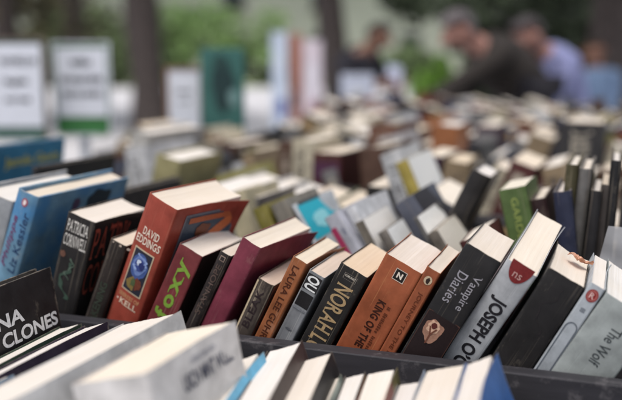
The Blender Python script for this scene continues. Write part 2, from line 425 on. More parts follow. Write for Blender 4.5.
blob(b, 'spine', (0.0095, 0.0235, 0.0946, 0.1114), '7d6a3d', 6, up=.0007, amp=.6); blob(b, 'spine', (0.0200, 0.0305, 0.0935, 0.1092), '6d3b2c', 9, up=.0008, amp=.5); blob(b, 'spine', (0.0160, 0.0225, 0.0968, 0.1058), '4d5a3c', 12, up=.0010, amp=.6)
stext(b, 'SEERESS OF', 'spine', (0.0060, 0.0345, 0.1185, 0.1235), 'across', 'c99b72', .01)
disc(b, 'spine', (0.0050, 0.0072, 0.1275, 0.1298), 'e4d6c6'); stext(b, 'KELL', 'spine', (0.0095, 0.0335, 0.1255, 0.1328), 'across', 'e0cdb6', .015)
panel(b, 'front', (0.0200, 0.1120, 0.0100, 0.1600), '6b6b74'); panel(b, 'front', (0.0230, 0.1090, 0.0130, 0.1570), '46505e', up=.0005)
V = []; Fc = []
for k in range(13): x = k / 12; V += [(x, max(0, x * .80 - .12)), (x, min(1, x * .80 + .16))]
for k in range(12): Fc.append((2 * k, 2 * k + 2, 2 * k + 3, 2 * k + 1))
lay(b, V, Fc, 'front', (0.0280, 0.1060, 0.0140, 0.0750), 'across', 'c06a40', 'cover_art', .0009); panel(b, 'front', (0.0280, 0.1060, 0.0145, 0.0215), 'a95a38', up=.0010)
blob(b, 'front', (0.0450, 0.0700, 0.0240, 0.0450), '72422f', 3, up=.0013)

b = spine_book('maroon paperback with lime green Foxy lettering, right of the rust red omnibus', (179.5, 243), (202, 257.5), 26, V1, .107, '84282e', 'dacdbf', dip=.0022, flare=.002, crease=.35, T=.0295)
stext(b, 'foxy', 'spine', (.0040, .0255, .012, .086), 'up', '7a9c3c', .03)
panel(b, 'front', (.0, .106, 0.0005, .14), '2b1c1b', up=.0003)
b = spine_book('thin dark brown paperback between the Foxy book and the plain maroon book', (220.5, 250), (232, 255.5), 27, V1, .105, '2a1f1e', 'cfc0ab', T=.0135)
text(b, 'STANHOPE', 'spine', (.0035, .0098, .014, .075), 'up', '5a4a44', .01)
ring(b, 'spine', (.0035, .0095, .0035, .0095), '8d7a70', .3, sq=True)
b = spine_book('plain maroon paperback with no lettering on its spine, right of the Foxy book', (242.5, 236.5), (262, 247), 27.5, V1, .128, '8a2742', 'd8cbb6', dip=.0016, flare=.006, crease=.12, rough=.5, yaw=-4)
b = spine_book('worn small grey brown paperback with a frayed cream spine edge', (258.5, 277), (275, 284), 25.5, V1, .105, '5c5047', 'b79a8a', crease=1.0, wearc='cbb9a0', mottle='3f3632')
text(b, 'BLEAK', 'spine', (.005, .013, .010, .055), 'up', '33282a', .02)
panel(b, 'front', (.0, .104, .0005, .12), '6a4c46')
lay(b, *text_verts('l'), 'spine', (.0003, .0022, .002, .13), 'across', 'b7a68b', 'worn_edge')
b = spine_book('thin orange brown paperback with dark spine print, right of the worn grey brown paperback', (293, 256), (307.5, 263.5), 26, V1, .108, 'a85a1c', 'd9ceb6', flare=.004, crease=.5)
text(b, 'LAURA LEE GUHR', 'spine', (.0045, .0115, .008, .095), 'down', '4a2415', .015)
b = spine_book('silver grey paperback with a black window and white letters at the top of its spine', (309.5, 269.5), (325.5, 276.5), 26.5, V1, .108, '8e9095', 'c7a68a', crease=.4, wearc='d9d6d0')
panel(b, 'spine', (.001, .0168, .003, .020), '252325'); text(b, 'OU', 'spine', (.0022, .0155, .004, .0195), 'down', 'dedede', .03)
panel(b, 'spine', (.0016, .0165, .0235, .0395), '1f1d1f'); blob(b, 'spine', (.004, .012, .066, .0685), '54565c', 2)
ring(b, 'spine', (.0008, .0170, .0415, .13), '74767c', .04, sq=True)
b = spine_book('black Norah paperback with large gold spine letters and yellowed pages', (341, 262), (369, 274.5), 27, V1, .107, '211d1c', 'd9b98a', dip=.0005, crease=.7)
stext(b, 'NORAH LO', 'spine', (.0055, .0240, .0185, .098), 'down', 'a58c68', .02, .10)
text(b, 'CORONET', 'spine', (.0095, .0215, .0075, .0098), 'across', 'cfc7ba', .01); ring(b, 'spine', (.0085, .0225, .006, .0125), '77706a', .08, sq=True)
b = spine_book('thick orange brown King of the paperback with a square black emblem on its spine', (386, 253), (424, 270), 27, V1, .107, 'ab4f14', 'd6c6b8', crease=.55, bow=.0010, wearc='c08a5c')
B1 = b; stext(b, 'KING OF THE', 'spine', (.0150, .0240, .044, .099), 'down', '34170f', .035)
panel(b, 'spine', (.0165, .0275, .0075, .0185), '1d1817'); ring(b, 'spine', (.0160, .0280, .007, .019), 'cbbcae', .1, sq=True)
V = [(0, 0), (.26, 0), (.26, .6), (.8, 0), (1, 0), (1, 1), (.74, 1), (.74, .4), (.2, 1), (0, 1)]
lay(b, V, [tuple(range(10))], 'spine', (.0192, .0248, .0100, .0160), 'across', 'd8cdc0', 'emblem', .0006)
b = spine_book('slim orange brown paperback with a pale oval emblem on its spine', (427, 266), (441, 273), 27, V1, .107, 'a24c16', 'd6c8b6', crease=.5, wearc='c08a5c')
V, Fc = text_verts('JOURNEY TO THE EAST', .0, .01); lay(b, V, Fc, 'spine', (.0050, .0100, .026, .112), 'down', '5f2c17')
disc(b, 'spine', (.0035, .0115, .0075, .0165), 'b9a48a'); blob(b, 'spine', (.0055, .0095, .0088, .0155), '2a1d19', 6)
b = spine_book('thick black Vampire Diaries paperback with silver lettering and a pale picture', (466.5, 242), (503, 259.5), 28, V1, .113, '1c1a1d', 'd6cdc4', dip=.0012, crease=.2, bow=-.0012)
stext(b, 'Vampire', 'spine', (.0200, .0300, .022, .061), 'down', 'a09da4', .0); stext(b, 'Diaries', 'spine', (.0075, .0175, .026, .060), 'down', '9a979f', .0)
ring(b, 'spine', (.0020, .0355, .074, .135), '4b332c', .035, sq=True); panel(b, 'spine', (.0026, .035, .0745, .134), '241a1b')
blob(b, 'spine', (.0060, .0245, .080, .105), '9b7462', 3, up=.0006, amp=.3); blob(b, 'spine', (.0085, .0205, .081, .096), 'cba58d', 8, up=.0008, amp=.35); blob(b, 'spine', (.0115, .0175, .083, .0895), '5a2a26', 5, up=.0010, amp=.2)
lay(b, *text_verts('Y'), 'spine', (.0105, .0190, .088, .106), 'across', '6e4335', 'cover_art', .0011)
V = []; Fc = []
b2 = b
b = spine_book('tall pale grey Joseph O paperback with black lettering and a dark red half disc', (507.5, 258.5), (541, 270.5), 30, V1, .165, 'c9cbd0', 'e4dfd8', crease=.15, wearc='dcdcdc', T=.0305, pitch=8)
text(b, 'JOSEPH O’CONNOR', 'spine', (.0062, .0235, .0370, .180), 'down', '28262b', .035)
disc(b, 'spine', (.0045, .0270, -.004, .0165), '7b2a2b', 'emblem', .0004, 180, 360); text(b, 'ns', 'spine', (.0115, .020, .006, .0115), 'across', 'c69b95', .0, up=.0007)
b = spine_book('thick black paperback with a faint scribble, right of the tall Joseph O book', (549, 267), (586, 286.5), 28, V1, .12, '1b1718', 'dbd4cc', dip=.002, crease=.15)
squiggle(b, 'spine', (.011, .025, .012, .06), '2b2628', 3, w=.02)
b = spine_book('slim pale blue grey paperback with a round red emblem on its spine', (591, 282), (606, 289.5), 28, V1, .125, 'b9c0c7', 'e2ddd8', crease=.15, wearc='dcdcdc')
disc(b, 'spine', (.0020, .0125, .004, .0165), '8f2c2a'); ring(b, 'spine', (.0032, .0112, .0055, .015), 'c98d86', .10, up=.0006); text(b, 'R', 'spine', (.005, .0095, .0075, .013), 'across', 'd9b3ad', .02, up=.0007)
text(b, '88', 'spine', (.005, .0095, .024, .028), 'down', '565c66', .0)
V = []; Fc = []; prof = []
for k in range(13): a = R(180 - 180 * k / 12); prof.append((.5 + .42 * math.cos(a), .94 + .06 * math.sin(a) - .0))
prof += [(.92, .0), (.08, .0)]
for (x, y) in prof: V.append((x, y)); V.append((.5 + (x - .5) * .84, .5 + (y - .5) * .985))
m_ = len(prof)
for k in range(m_): a, c_ = 2 * k, 2 * ((k + 1) % m_); Fc.append((a, c_, c_ + 1, a + 1))
lay(b, V, Fc, 'spine', (.0015, .0130, .040, .15), 'across', '5a6069', 'outline_panel')
b = spine_book('grey green The Wolf book at the right end of the sharp row', (606.5, 292.5), (660, 318), 30, V1, .14, 'a6adab', 'dcdcda', crease=.1, wearc='c8ccca')
text(b, 'The Wolf', 'spine', (.021, .031, .022, .062), 'down', '363b3d', .0)
# crumpled copper foil lying on the page edges of the black book
bm = bmesh.new(); bmesh.ops.create_grid(bm, x_segments=12, y_segments=10, size=.0115)
for v_ in bm.verts:
    p = v_.co.copy(); v_.co.z = .005 * noise.noise(p * 130) + .0016 * noise.noise(p * 330) + .004; v_.co.x *= .9 + .5 * noise.noise(p * 120); v_.co.y *= .75 + .4 * noise.noise(p * 100)
me = bpy.data.meshes.new('foil_scrap'); bm.to_mesh(me); bm.free()
mf, ntf, bf = base_mat('copper_foil'); bf.inputs['Base Color'].default_value = hexc('d9a184'); bf.inputs['Metallic'].default_value = .3; bf.inputs['Roughness'].default_value = .32
o = link('foil_scrap', me, mf); tag(o, 'crumpled copper foil scrap lying on the page edges of the black paperback', 'foil scrap')
o.location = on_v(577, 264, V1 + .075) + Vector((0, 0, .002)); o.rotation_euler = (R(8), R(24), R(30))
# torn dark flap on the black paperback's page corner
for o_, (x0, x1, d0, d1), hx, sd in ((B1, (.0262, .0300, .046, .108), '5a2b18', 3),): dashes(o_, 'spine', (x0, x1, d0, d1), hx, 1, 'down', seed=sd)
for k_ in range(3): blob(B2, 'spine', (.004 + .009 * k_, .006 + .010 * k_, .001, .0028 + .0006 * k_), 'b9a99c', 11 + k_, 'worn_chip')
GROUP = 'books standing in the near row'
# ------------------------------------------------------------------ near row at the bottom of the picture
b = fore_book('black Clones hardback with white block letters on its cover at the left edge', (50.5, 267), -9, .725, .020, .175, '1b191b', 'e4ded4', yaw=3, name='hardback_book', hard=True, crease=0)
text(b, 'DIANA', 'front', (.028, .118, .027, .041), 'across', 'dedede', .03); text(b, 'CLONES', 'front', (.080, .170, .045, .0595), 'across', 'dedede', .03)
b = fore_book('thin book with white pages and a dark green cover edge, below the black Clones hardback', (79, 323), -14, .715, .024, .17, '2f4a38', 'e4e2dc', yaw=3, crease=0, H=.15)
b = fore_book('thin book with a dark purple cover edge, beside the green edged book', (105, 321), -16, .700, .024, .17, '33253c', 'dedbda', yaw=1, crease=0, H=.15)
b = fore_book('white paperback with a blank white cover behind the thick cream paged book', (181, 310.5), -17, .675, .066, .25, 'dcdad8', 'e0dad2', yaw=-1, crease=0, H=.16)
dashes(b, 'front', (.04, .09, .03, .036), 'a8a9b4', 1, 'across')
b = fore_book('thick cream paged paperback with dark text on its white cover, at the bottom left', (232, 320), -15, .600, .062, .130, 'dcd8d6', 'ecdcc2', yaw=-1, crease=0, H=.17)
text(b, 'LITERATURE NOVEL', 'front', (.055, .100, .008, .0125), 'across', '6d7285', .0)
text(b, 'USCH MNT WUZZ', 'front', (.040, .118, .0165, .0285), 'across', '3d4254', .02)
text(b, 'R', 'front', (.050, .054, .042, .051), 'across', 'b05a5a', .0)
b = fore_book('cream paged book with a bright cyan cover edge, right of the thick cream paged paperback', (258, 352), -23, .650, .034, .14, '3fc0f0', 'e2ddd4', yaw=11, crease=0, H=.15, rough=.3)
b = fore_book('white paged book with a dark brown cover, right of the cyan edged book', (301, 340), -20, .685, .031, .15, '40302f', 'e8e3e0', yaw=11, crease=0, H=.16)
dashes(b, 'front', (.02, .14, .02, .05), '7d7584', 2, 'across')
b = fore_book('white paged book with a black cover edge, right of the dark brown covered book', (332, 351.5), -19, .680, .027, .15, '222225', 'e8e4e2', yaw=10, crease=0, H=.155)
b = fore_book('thin book with a mottled green grey cover, beside the black edged white paged book', (341, 374), -24, .665, .008, .15, '5d6b62', 'd8d4cc', yaw=9, crease=0, mottle='9aa39a', H=.14)
b = fore_book('slim white book with a thin dark spine line in the middle of the near row', (364, 371.5), -17, .675, .017, .14, '4a4646', 'e6e2de', yaw=10, crease=0, H=.14)
b = fore_book('white paged book with an olive and brown patterned cover in the near row', (394, 367), -16, .678, .024, .14, '6d6430', 'e8e4de', yaw=9, crease=0, mottle='7b3a34', H=.14)
b = fore_book('pale grey low book beside the olive and brown patterned book', (419, 380), -14, .668, .017, .14, 'aba7a6', 'd9d4d1', yaw=6, crease=0, H=.13)
b = fore_book('off white book with a pale blue cover edge, left of the bright blue book', (464.5, 363.5), -14, .670, .032, .14, 'b3c4dc', 'dcd7d3', yaw=4, crease=0, H=.14)
b = fore_book('bright blue covered book with white patches at the right end of the near row', (491, 353), -27, .672, .022, .15, '1f66b5', 'e2dfde', yaw=4, crease=0, H=.16, rough=.3)
blob(b, 'front', (.105, .14, .05, .085), 'c8d8ea', 3); blob(b, 'front', (.07, .10, .04, .075), 'a9c2e2', 6); panel(b, 'front', (.02, .05, .03, .07), 'd7dfea')

b = fore_book('pale blue blurred book in the bottom left corner', (13, 374), -12, .55, .04, .10, '9fc0dc', 'd8dade', crease=0, H=.15)
GROUP = 'books standing in the second row'
# ------------------------------------------------------------------ second row
V2 = 1.03
S = spine_book
b = S('small olive yellow paperback leaning left, behind the plain maroon book', (252, 210), (265, 201), -25, V2, .11, '8f8420', 'd3c39c', T=.020, low=True)
b = S('yellowed paperback with a cream cover behind the rust red omnibus', (226, 194), (238, 188), -14, V2 + .12, .13, 'cdbf98', 'd8c9a0', T=.03, low=True)
b = S('cream paged book with a grey cover left of the turquoise magazine', (270, 206), (286, 197), -27, V2, .12, '8b8478', 'd8cfbf', low=True, T=.024)
b = S('book with a bright turquoise and white picture cover leaning left in the second row', (291, 206), (298, 202), -32, V2 - .01, .14, 'c7ccd2', 'd3d3d0', low=True, T=.005)
panel(b, 'front', (.004, .136, .004, .055), '27a9bd'); blob(b, 'front', (.03, .09, .02, .045), '8fd0d8', 4, up=.0006); panel(b, 'front', (.01, .12, .0, .004), '3a4348', up=.0006)
b = S('white and lilac grey book with a pink corner leaning left, right of the turquoise cover', (324, 219), (339, 211), -33, V2 - .04, .13, 'c2c3d0', 'dadada', low=True, T=.020)
panel(b, 'spine', (.0, .008, .016, .06), 'a4385c', up=.0004); dashes(b, 'spine', (.013, .017, .02, .03), '7f8496', 1, 'across')
b = S('white covered book with a small orange and blue picture, in the second row', (344, 210), (350, 207), -30, V2 - .02, .14, 'd3d5db', 'd9d9d8', low=True, T=.014)
blob(b, 'front', (.03, .10, .024, .04), 'd29a78', 2); blob(b, 'front', (.06, .10, .030, .05), '5d86b4', 5, up=.0007); blob(b, 'front', (.03, .06, .035, .048), '8a70a0', 7, up=.0007)
b = S('cream paged paperback with a grey brown spine, behind the yellowed Norah pages', (354.5, 224), (364, 217), -30, V2 - .03, .12, '7d7466', 'd9d4c8', low=True, T=.012)
panel(b, 'front', (.0, .119, .0005, .12), 'e6e3df')
b = S('cream paged paperback with a mottled grey spine, behind the King of the book', (377.5, 234), (391, 221), -31, V2 - .03, .12, '857d74', 'dcd6cb', mottle='5c554e', low=True, T=.013)
panel(b, 'front', (.0, .119, .0005, .12), 'e4e4e2')
b = S('slate blue paperback leaning left with a dark right cover, second row centre', (394, 206), (405, 196), -35, V2 + .05, .12, '565a6b', 'd5cdc2', low=True, T=.03)
panel(b, 'front', (.0, .119, .0005, .15), '2d2a30')
b = S('white covered paperback with a grey spine, behind the slim orange brown book', (413, 219), (420, 216), -32, V2 - .01, .125, '6d6a68', 'dedad2', low=True, T=.006)
panel(b, 'front', (.0, .124, .0005, .15), 'e8e7e4')
b = S('cream covered paperback with a mottled brown grey spine behind the Vampire Diaries book', (427, 235), (446, 215), -33, V2 - .02, .13, '82786c', 'd9cfbc', mottle='5c554e', low=True, T=.014)
panel(b, 'front', (.0, .119, .0005, .15), 'ddd6ca')
b = S('tall black book leaning right with a white page top, second row', (472.5, 168), (494, 171.5), 25, V2 + .1, .10, '1f1b1d', 'e4e2e2', low=True, Hmax=.26, name='hardback_book', hard=True)
b = S('low book with a dark red corner and cream pages behind the Vampire Diaries book', (459, 243), (478, 232), -28, V2 - .08, .10, '5a2624', 'ddd5c8', low=True, T=.03)
b = S('bright green paperback standing up behind the tall Joseph O book', (498.5, 190.5), (525, 184.5), -13, V2, .11, '55702f', 'd9d3c0', low=True)
text(b, 'GARDEN', 'spine', (.012, .020, .012, .075), 'down', '98a55a', .0)
b = S('dark maroon hardback leaning left behind the green paperback', (529, 200), (541, 194), -12, V2 + .02, .14, '3a2024', 'd6cab9', low=True, T=.02, name='hardback_book', hard=True)
b = S('navy blue hardback with a curved cover beside the tall olive hardback', (553, 192), (562, 188), -8, V2 - .02, .13, '2c3250', 'cfc6c2', low=True, T=.02, flare=.006, name='hardback_book', hard=True)
b = S('tall olive brown hardback standing upright at the right, first of the tall dark books', (566.5, 164), (579, 162.5), 3.5, V2, .15, '4a4424', 'dcdcd8', low=True, name='hardback_book', hard=True, Hmax=.27)
b = S('tall grey hardback standing upright between the olive brown and the black tall books', (579.5, 168), (592, 166.5), 3.5, V2, .15, '6d6a68', 'dcdcdc', low=True, name='hardback_book', hard=True, Hmax=.27)
b = S('black hardback with a lighter top standing right of the tall grey hardback', (591, 190), (602, 188.5), 3.5, V2 - .02, .14, '232023', 'dad8d6', low=True, name='hardback_book', hard=True, Hmax=.25)
b = S('brown grey paperback between the shorter and the tallest black hardbacks', (601.5, 184), (611, 183), 3, V2, .12, '4c4440', 'cfc2ae', low=True, Hmax=.25)
b = S('tallest black hardback at the right edge with a white page top', (611, 160), (622, 158.5), 2.5, V2, .15, '1b1b20', 'e4e6ea', low=True, name='hardback_book', hard=True, Hmax=.28)
b = S('dark grey hardback at the right edge, right of the tallest black hardback', (624, 172), (640, 170), 2, V2, .15, '3b3b42', 'd8d8d8', low=True, name='hardback_book', hard=True, Hmax=.27)
# left part of the second row: covers seen at a slant
b = fore_book('tall teal blue picture book with yellow title lettering, far left', (65, 138), 8, 1.30, .010, .22, '1b86b3', 'd8d8d4', name='hardback_book', hard=True, crease=0)
text(b, 'Jamila Gavin', 'front', (.06, .205, .020, .042), 'across', 'c2b860', .02)
b = fore_book('dark charcoal hardback with a plain cover behind the light blue hardback', (115.5, 155), 10, 1.22, .012, .20, '2b2a2e', 'c9c0b4', name='hardback_book', hard=True, crease=0)
b = fore_book('long white paged hardback with a pale grey cover, left of the olive edged book', (206, 126), 12, 1.85, .045, .26, 'b9b6b2', 'd9d4cd', name='hardback_book', hard=True, crease=0)
b = fore_book('white paged book with an olive lower cover edge in the third row', (223, 152), 14, 1.50, .05, .17, 'aaa06a', 'e6e3de', name='hardback_book', hard=True, crease=0)
b = fore_book('dark grey book behind the black Cornwell book, its page top hidden', (182, 178), 14, 1.20, .012, .16, '3a3638', 'b9afa4', name='hardback_book', hard=True, crease=0)
b = fore_book('tan paged book with a yellow olive cover in the third row', (272, 160), -20, 1.52, .050, .16, 'a39a4e', 'c9b591', name='hardback_book', hard=True, crease=0)
b = fore_book('pale paged book standing low between the olive books and the turquoise cover', (296, 184), 6, 1.34, .10, .16, '8f8a85', 'dedad6', crease=0, low=True)
# ------------------------------------------------------------------ rows farther back, out of focus
COL = {'brown': '5a3a2a', 'rust': '7a4a34', 'cream': 'cfc3a8', 'dark red': '57201f', 'orange': 'b0662a', 'black': '201d1f', 'grey': '7d7b7b', 'navy': '2a3152',
       'olive': '6b6532', 'white': 'cfcfd2', 'tan': '9c8462', 'slate': '474a57', 'green': '3e5d33', 'plum': '4c2b44', 'steel blue': '57769c', 'yellow': 'b9a22c', 'charcoal': '353337', 'pink': 'b88a90'}
NICE = ['brown', 'cream', 'black', 'grey', 'white', 'tan', 'charcoal', 'slate', 'dark red', 'olive', 'rust', 'navy', 'plum', 'steel blue', 'green', 'orange', 'pink', 'yellow']
WGT = [8, 8, 9, 8, 9, 6, 8, 6, 5, 4, 4, 3, 3, 3, 2, .8, 1, 1]
ORD = ['', '', '', 'third', 'fourth', 'fifth', 'sixth', 'seventh', 'eighth', 'ninth', 'tenth', 'eleventh']
rr = random.Random(5)
seen = {}
GROUP = 'blurred books in the far rows'
def far_row(idx, v, px0, px1, force=(), tmul=1.0, hmul=1.0, dmul=1.0):
    """books side by side from left to right along one bin row; force = [(px, colour, top_py, lean, T)]"""
    zt = FLOOR + .17
    def u_at(px):
        p = on_v(px, 130, v); return p.dot(UH)
    u, u1 = u_at(px0), u_at(px1); seq = []; fz = sorted((u_at(f_[0]), f_) for f_ in force)
    lean = rr.choice((-22, -12, 16, 24)); left = rr.randint(3, 7)
    while u < u1:
        if left == 0: lean = rr.choice((-26, -16, -7, 8, 18, 26)); left = rr.randint(3, 8); u += rr.uniform(.01, .05)
        left -= 1
        T = rr.uniform(.020, .050) * tmul; H = rr.choice((.165, .178, .178, .198, .21)) * rr.uniform(.95, 1.05) * hmul; c = rr.choices(NICE, WGT)[0]; ln = lean + rr.uniform(-2, 2); D = rr.uniform(.105, .145) * dmul
        if fz and u + T > fz[0][0]:
            _, f_ = fz.pop(0); c = f_[1]; ln = f_[3]; T = f_[4]; ztop = on_v(f_[0], f_[2], v).z
            H = (ztop - FLOOR - (T * math.sin(R(ln)) if ln > 0 else 0)) / math.cos(R(ln)); left = max(left, 1)
        seq.append((u, T, H, c, ln, D)); u += T / math.cos(R(ln)) + rr.uniform(.0005, .004)
    for k, (u, T, H, c, ln, D) in enumerate(seq):
        hard = rr.random() < .3 or H > .2
        pg = rr.choice(('e8e4dc', 'e2d9cc', 'dfd4c2', 'd8c9ae', 'ebe9e6', 'ebe9e6'))
        lf = seq[k - 1][3] if k else None; rt = seq[k + 1][3] if k + 1 < len(seq) else None
        kind = 'hardback' if hard else 'paperback'; thick = 'thick ' if T > .034 * tmul else ('slim ' if T < .024 * tmul else '')
        pose = 'leaning left' if ln < -10 else ('leaning right' if ln > 10 else 'standing nearly upright')
        if lf and rt: nb = f'between {lf} and {rt} books' if lf != rt else f'between two {lf} books'
        else: nb = f'beside a {lf or rt} book'
        lab = f'{thick}{c} {kind} {pose} {nb}, {ORD[idx]} row'
        if lab in seen or lab in used_labels:
            seen[lab] = seen.get(lab, 1) + 1
            lab = f'{thick}{c} {kind} {nb}, book {k + 1} from the left in {ORD[idx]} row'
        seen[lab] = 1
        b = Book(kind + '_book', lab, T, D, H, COL[c], pg, hard=hard, low=True, crease=.2)
        t, vv, h = Book.frame(None, ln, rr.uniform(-4, 4)); base = uv(u, v + rr.uniform(-.012, .012), FLOOR) + CAM * 0
        off = t * 0 if ln <= 0 else ZH * (T * math.sin(R(ln)))
        b.put(Vector(base) + off + ZH * .0005, t, vv, h)
        r2 = rr.random()
        if c == 'yellow' and idx == 3: panel(b, 'front', (0, D, .0005, H), 'e8e7e4'); r2 = .99
        if v < 2.0 and r2 < .6: dashes(b, 'spine', (.25 * T, .75 * T, .02, .5 * H), 'c9bfae' if c not in ('white', 'cream', 'tan', 'yellow') else '4c4644', 1, rr.choice(('up', 'down')), seed=k)
        elif r2 < .8: panel(b, 'spine', (.05 * T, .95 * T, .1 * H, .3 * H), COL[rr.choice(NICE[:13])])
        if ln < -5 and rr.random() < .7: blob(b, 'front', (.15 * D, .85 * D, .06, .06 + .4 * H), COL[rr.choice(NICE[:14])], k)
far_row(3, 1.29, 196, 640, [(455, 'yellow', 166, -24, .022), (446, 'white', 158, -20, .03), (331, 'black', 184, 4, .04)], 1.35, .73, 1.45)
far_row(4, 1.58, 118, 650, [(296, 'cream', 140, 2, .045), (276, 'brown', 142, 2, .028), (314, 'dark red', 153, 0, .06), (362, 'brown', 148, -5, .05)], 1.05, .84, 1.5)
far_row(5, 1.93, 105, 650, [(362, 'rust', 127, -6, .065), (543, 'charcoal', 121, 1, .085), (393, 'white', 140, -18, .05), (413, 'orange', 123, 5, .058)], 1.15, .82, 1.6)
far_row(6, 2.32, 110, 650, [(572, 'slate', 121, 2, .06), (478, 'plum', 126, 0, .06)], 1.25, .84, 1.6)
far_row(7, 2.75, 262, 650, [(440, 'orange', 118, -8, .07)], 1.3, .9, 1.5)
far_row(8, 3.20, 300, 655, [], 1.6)
far_row(9, 3.70, 335, 655, [], 1.8)
far_row(10, 4.15, 350, 655, [], 2.0)

# ------------------------------------------------------------------ bins and tables
def trestle(label, u0, u1, v0, v1):
    e = empty('folding_table', uv((u0 + u1) / 2, (v0 + v1) / 2, 0), (0, 0, -TH)); tag(e, label, 'table')
    w, d = u1 - u0, v1 - v0; z = FLOOR - .012
    MB().box((0, 0, z - .018), (w, d, .034)).build('tabletop', plain('table', '5d5a5c', .6, 40), e, bevel=.004)
    for sx in (-1, 1):
        for sy in (-1, 1):
            MB().tube([(sx * (w / 2 - .08), sy * (d / 2 - .06), z - .034), (sx * (w / 2 - .06), sy * (d / 2 - .04), 0)], .016, 8).build('leg', plain('steel', '6a6c70', .4, 40, metal=.6), e)
    return e
def bin_(label, u0, u1, vs, top=LEDGE, right=True):
    """open tray: base, one upright divider before each row, end boards"""
    e = empty('book_bin', uv((u0 + u1) / 2, (vs[0] + vs[-1]) / 2, FLOOR - .011), (0, 0, -TH)); tag(e, label, 'book bin')
    w = u1 - u0; d = vs[-1] - vs[0]; hgt = top - FLOOR
    MB().box((0, 0, .0045), (w, d + .02, .009)).build('base_board', WOOD, e)
    for v in vs:
        MB().box((0, v - (vs[0] + vs[-1]) / 2, .0095 + hgt / 2 + .0005), (w, .0185, hgt)).build('divider', WOOD, e, bevel=.0012)
    for sx in (-1, 1):
        MB().box((sx * (w / 2 + .0085), 0, .0095 + hgt / 2 - .003), (.0165, d + .02, hgt + .006)).build('end_board', WOOD, e, bevel=.0012)
    return e
bin_('dark slate wooden book bin holding the sharp row and the near row', -1.6, .055, [.46, .756, 1.003])
bin_('dark slate wooden book bin at the right, beside the end of the sharp row', .092, 1.2, [.46, .756, 1.003])
bin_('dark wooden book bin under the second and third blurred rows', -1.7, 1.4, [1.016, 1.265, 1.50])
bin_('dark wooden book bin under the fourth and fifth blurred rows', -1.35, 1.6, [1.56, 1.91, 2.16])
bin_('dark wooden book bin under the sixth and seventh blurred rows', -1.55, 2.0, [2.30, 2.73, 2.99])
bin_('dark wooden book bin under the eighth to tenth blurred rows', -.85, 2.6, [3.18, 3.68, 4.13, 4.40])
trestle('grey folding table under the nearest book bins', -1.7, 1.3, .42, 1.52)
trestle('grey folding table under the middle book bins', -1.6, 2.1, 1.54, 3.01)
trestle('grey folding table under the farthest book bins', -1.0, 2.7, 3.06, 4.44)
# clear plastic sleeve at the right edge behind the sharp row
mp, ntp, bp = base_mat('clear_plastic'); bp.inputs['Base Color'].default_value = (.75, .76, .8, 1); bp.inputs['Roughness'].default_value = .25; bp.inputs['Alpha'].default_value = .35
bm = bmesh.new(); bmesh.ops.create_grid(bm, x_segments=10, y_segments=10, size=.026)
for v_ in bm.verts: v_.co.x *= 1 - (v_.co.y + .026) * 8; v_.co.z = .012 * noise.noise(v_.co * 30)
me = bpy.data.meshes.new('plastic_sleeve'); bm.to_mesh(me); bm.free()
o = link('plastic_sleeve', me, mp, smooth=True); tag(o, 'crumpled clear plastic sleeve standing behind the grey green book at the right edge', 'plastic sleeve')
o.location = on_v(621, 252, .93); o.rotation_euler = (R(78), 0, R(-30))

# ------------------------------------------------------------------ signs and display boards behind the left rows
def sign(label, px0, px1, py0, py1, d, base_hx, split, lines, frame=None, text_list=()):
    """paper notice in a clear upright holder: coloured backing, white sheet, dark lettering, foot"""
    A = at_d(px0, py1, d); B = at_d(px1, py0, d); w = B.x - A.x; hgt = B.z - A.z
    e = empty('notice_sign', ((A.x + B.x) / 2, d, A.z)); tag(e, label, 'sign')
    MB().box((0, 0, hgt / 2), (w, .006, hgt)).build('backing', plain('backing', base_hx, .5), e, bevel=.002)
    s0 = hgt * split
    sh = MB().box((0, -.0045, s0 + (hgt - s0 - .012) / 2), (w * .94, .002, hgt - s0 - .012)).build('paper_sheet', plain('paper', 'd3d6e0', .7, 20, .04), e)
    if frame: 
        for sx in (-1, 1): MB().box((sx * (w / 2 + .004), -.001, hgt / 2), (.0075, .012, hgt)).build('frame', plain('frame', frame, .5), e)
        MB().box((0, -.001, hgt + .004), (w + .016, .012, .0075)).build('frame', plain('frame', frame, .5), e)
    for (s_, cx, zc_, tw, th_) in text_list:
        V, Fc = text_verts(s_, 0, .05); xs = [p[0] for p in V]; ys = [p[1] for p in V]
        V = [((p[0] - min(xs)) / (max(xs) - min(xs)) * tw * w - tw * w / 2 + cx * w, -.0065, hgt * zc_ + ((p[1] - min(ys)) / (max(ys) - min(ys)) - .5) * th_ * hgt) for p in V]
        link('lettering', mesh(V, Fc), ink('12141f'), e)
    MB().box((0, .02, -.004), (w * .7, .09, .008)).build('foot', plain('acrylic', 'b9bec6', .2), e)
    MB().box((0, .006, -(A.z - FLOOR) / 2 - .008), (.03, .012, A.z - FLOOR - .002)).build('post', plain('acrylic', 'b9bec6', .2), e)
    return e
sign('large white notice with three printed lines in a green holder, left edge', -8, 42, 40, 139, 2.75, '3b5a50', .13, 3, '6f5f57', [('NOVELS IN', .06, .79, .66, .065), ('English', .0, .58, .44, .075), ('EACH THREE', .02, .40, .46, .05)])
sign('white notice with blue print above a green strip, right of the large notice', 58, 107, 44, 134, 2.85, '2f6b35', .20, 3, 'c2c6cf', [('NOVELA', .0, .80, .38, .085), ('EN INGLES DESDE', .0, .61, .80, .07), ('TODO EL MUNDO', .0, .45, .78, .07)])
sign('small white notice in a brown frame beside the teal board', 169, 200, 69, 128, 3.0, 'a9aab4', .04, 2, '8a6448', [('LIBROS', 0, .62, .5, .05), ('a 5', 0, .45, .36, .05)])
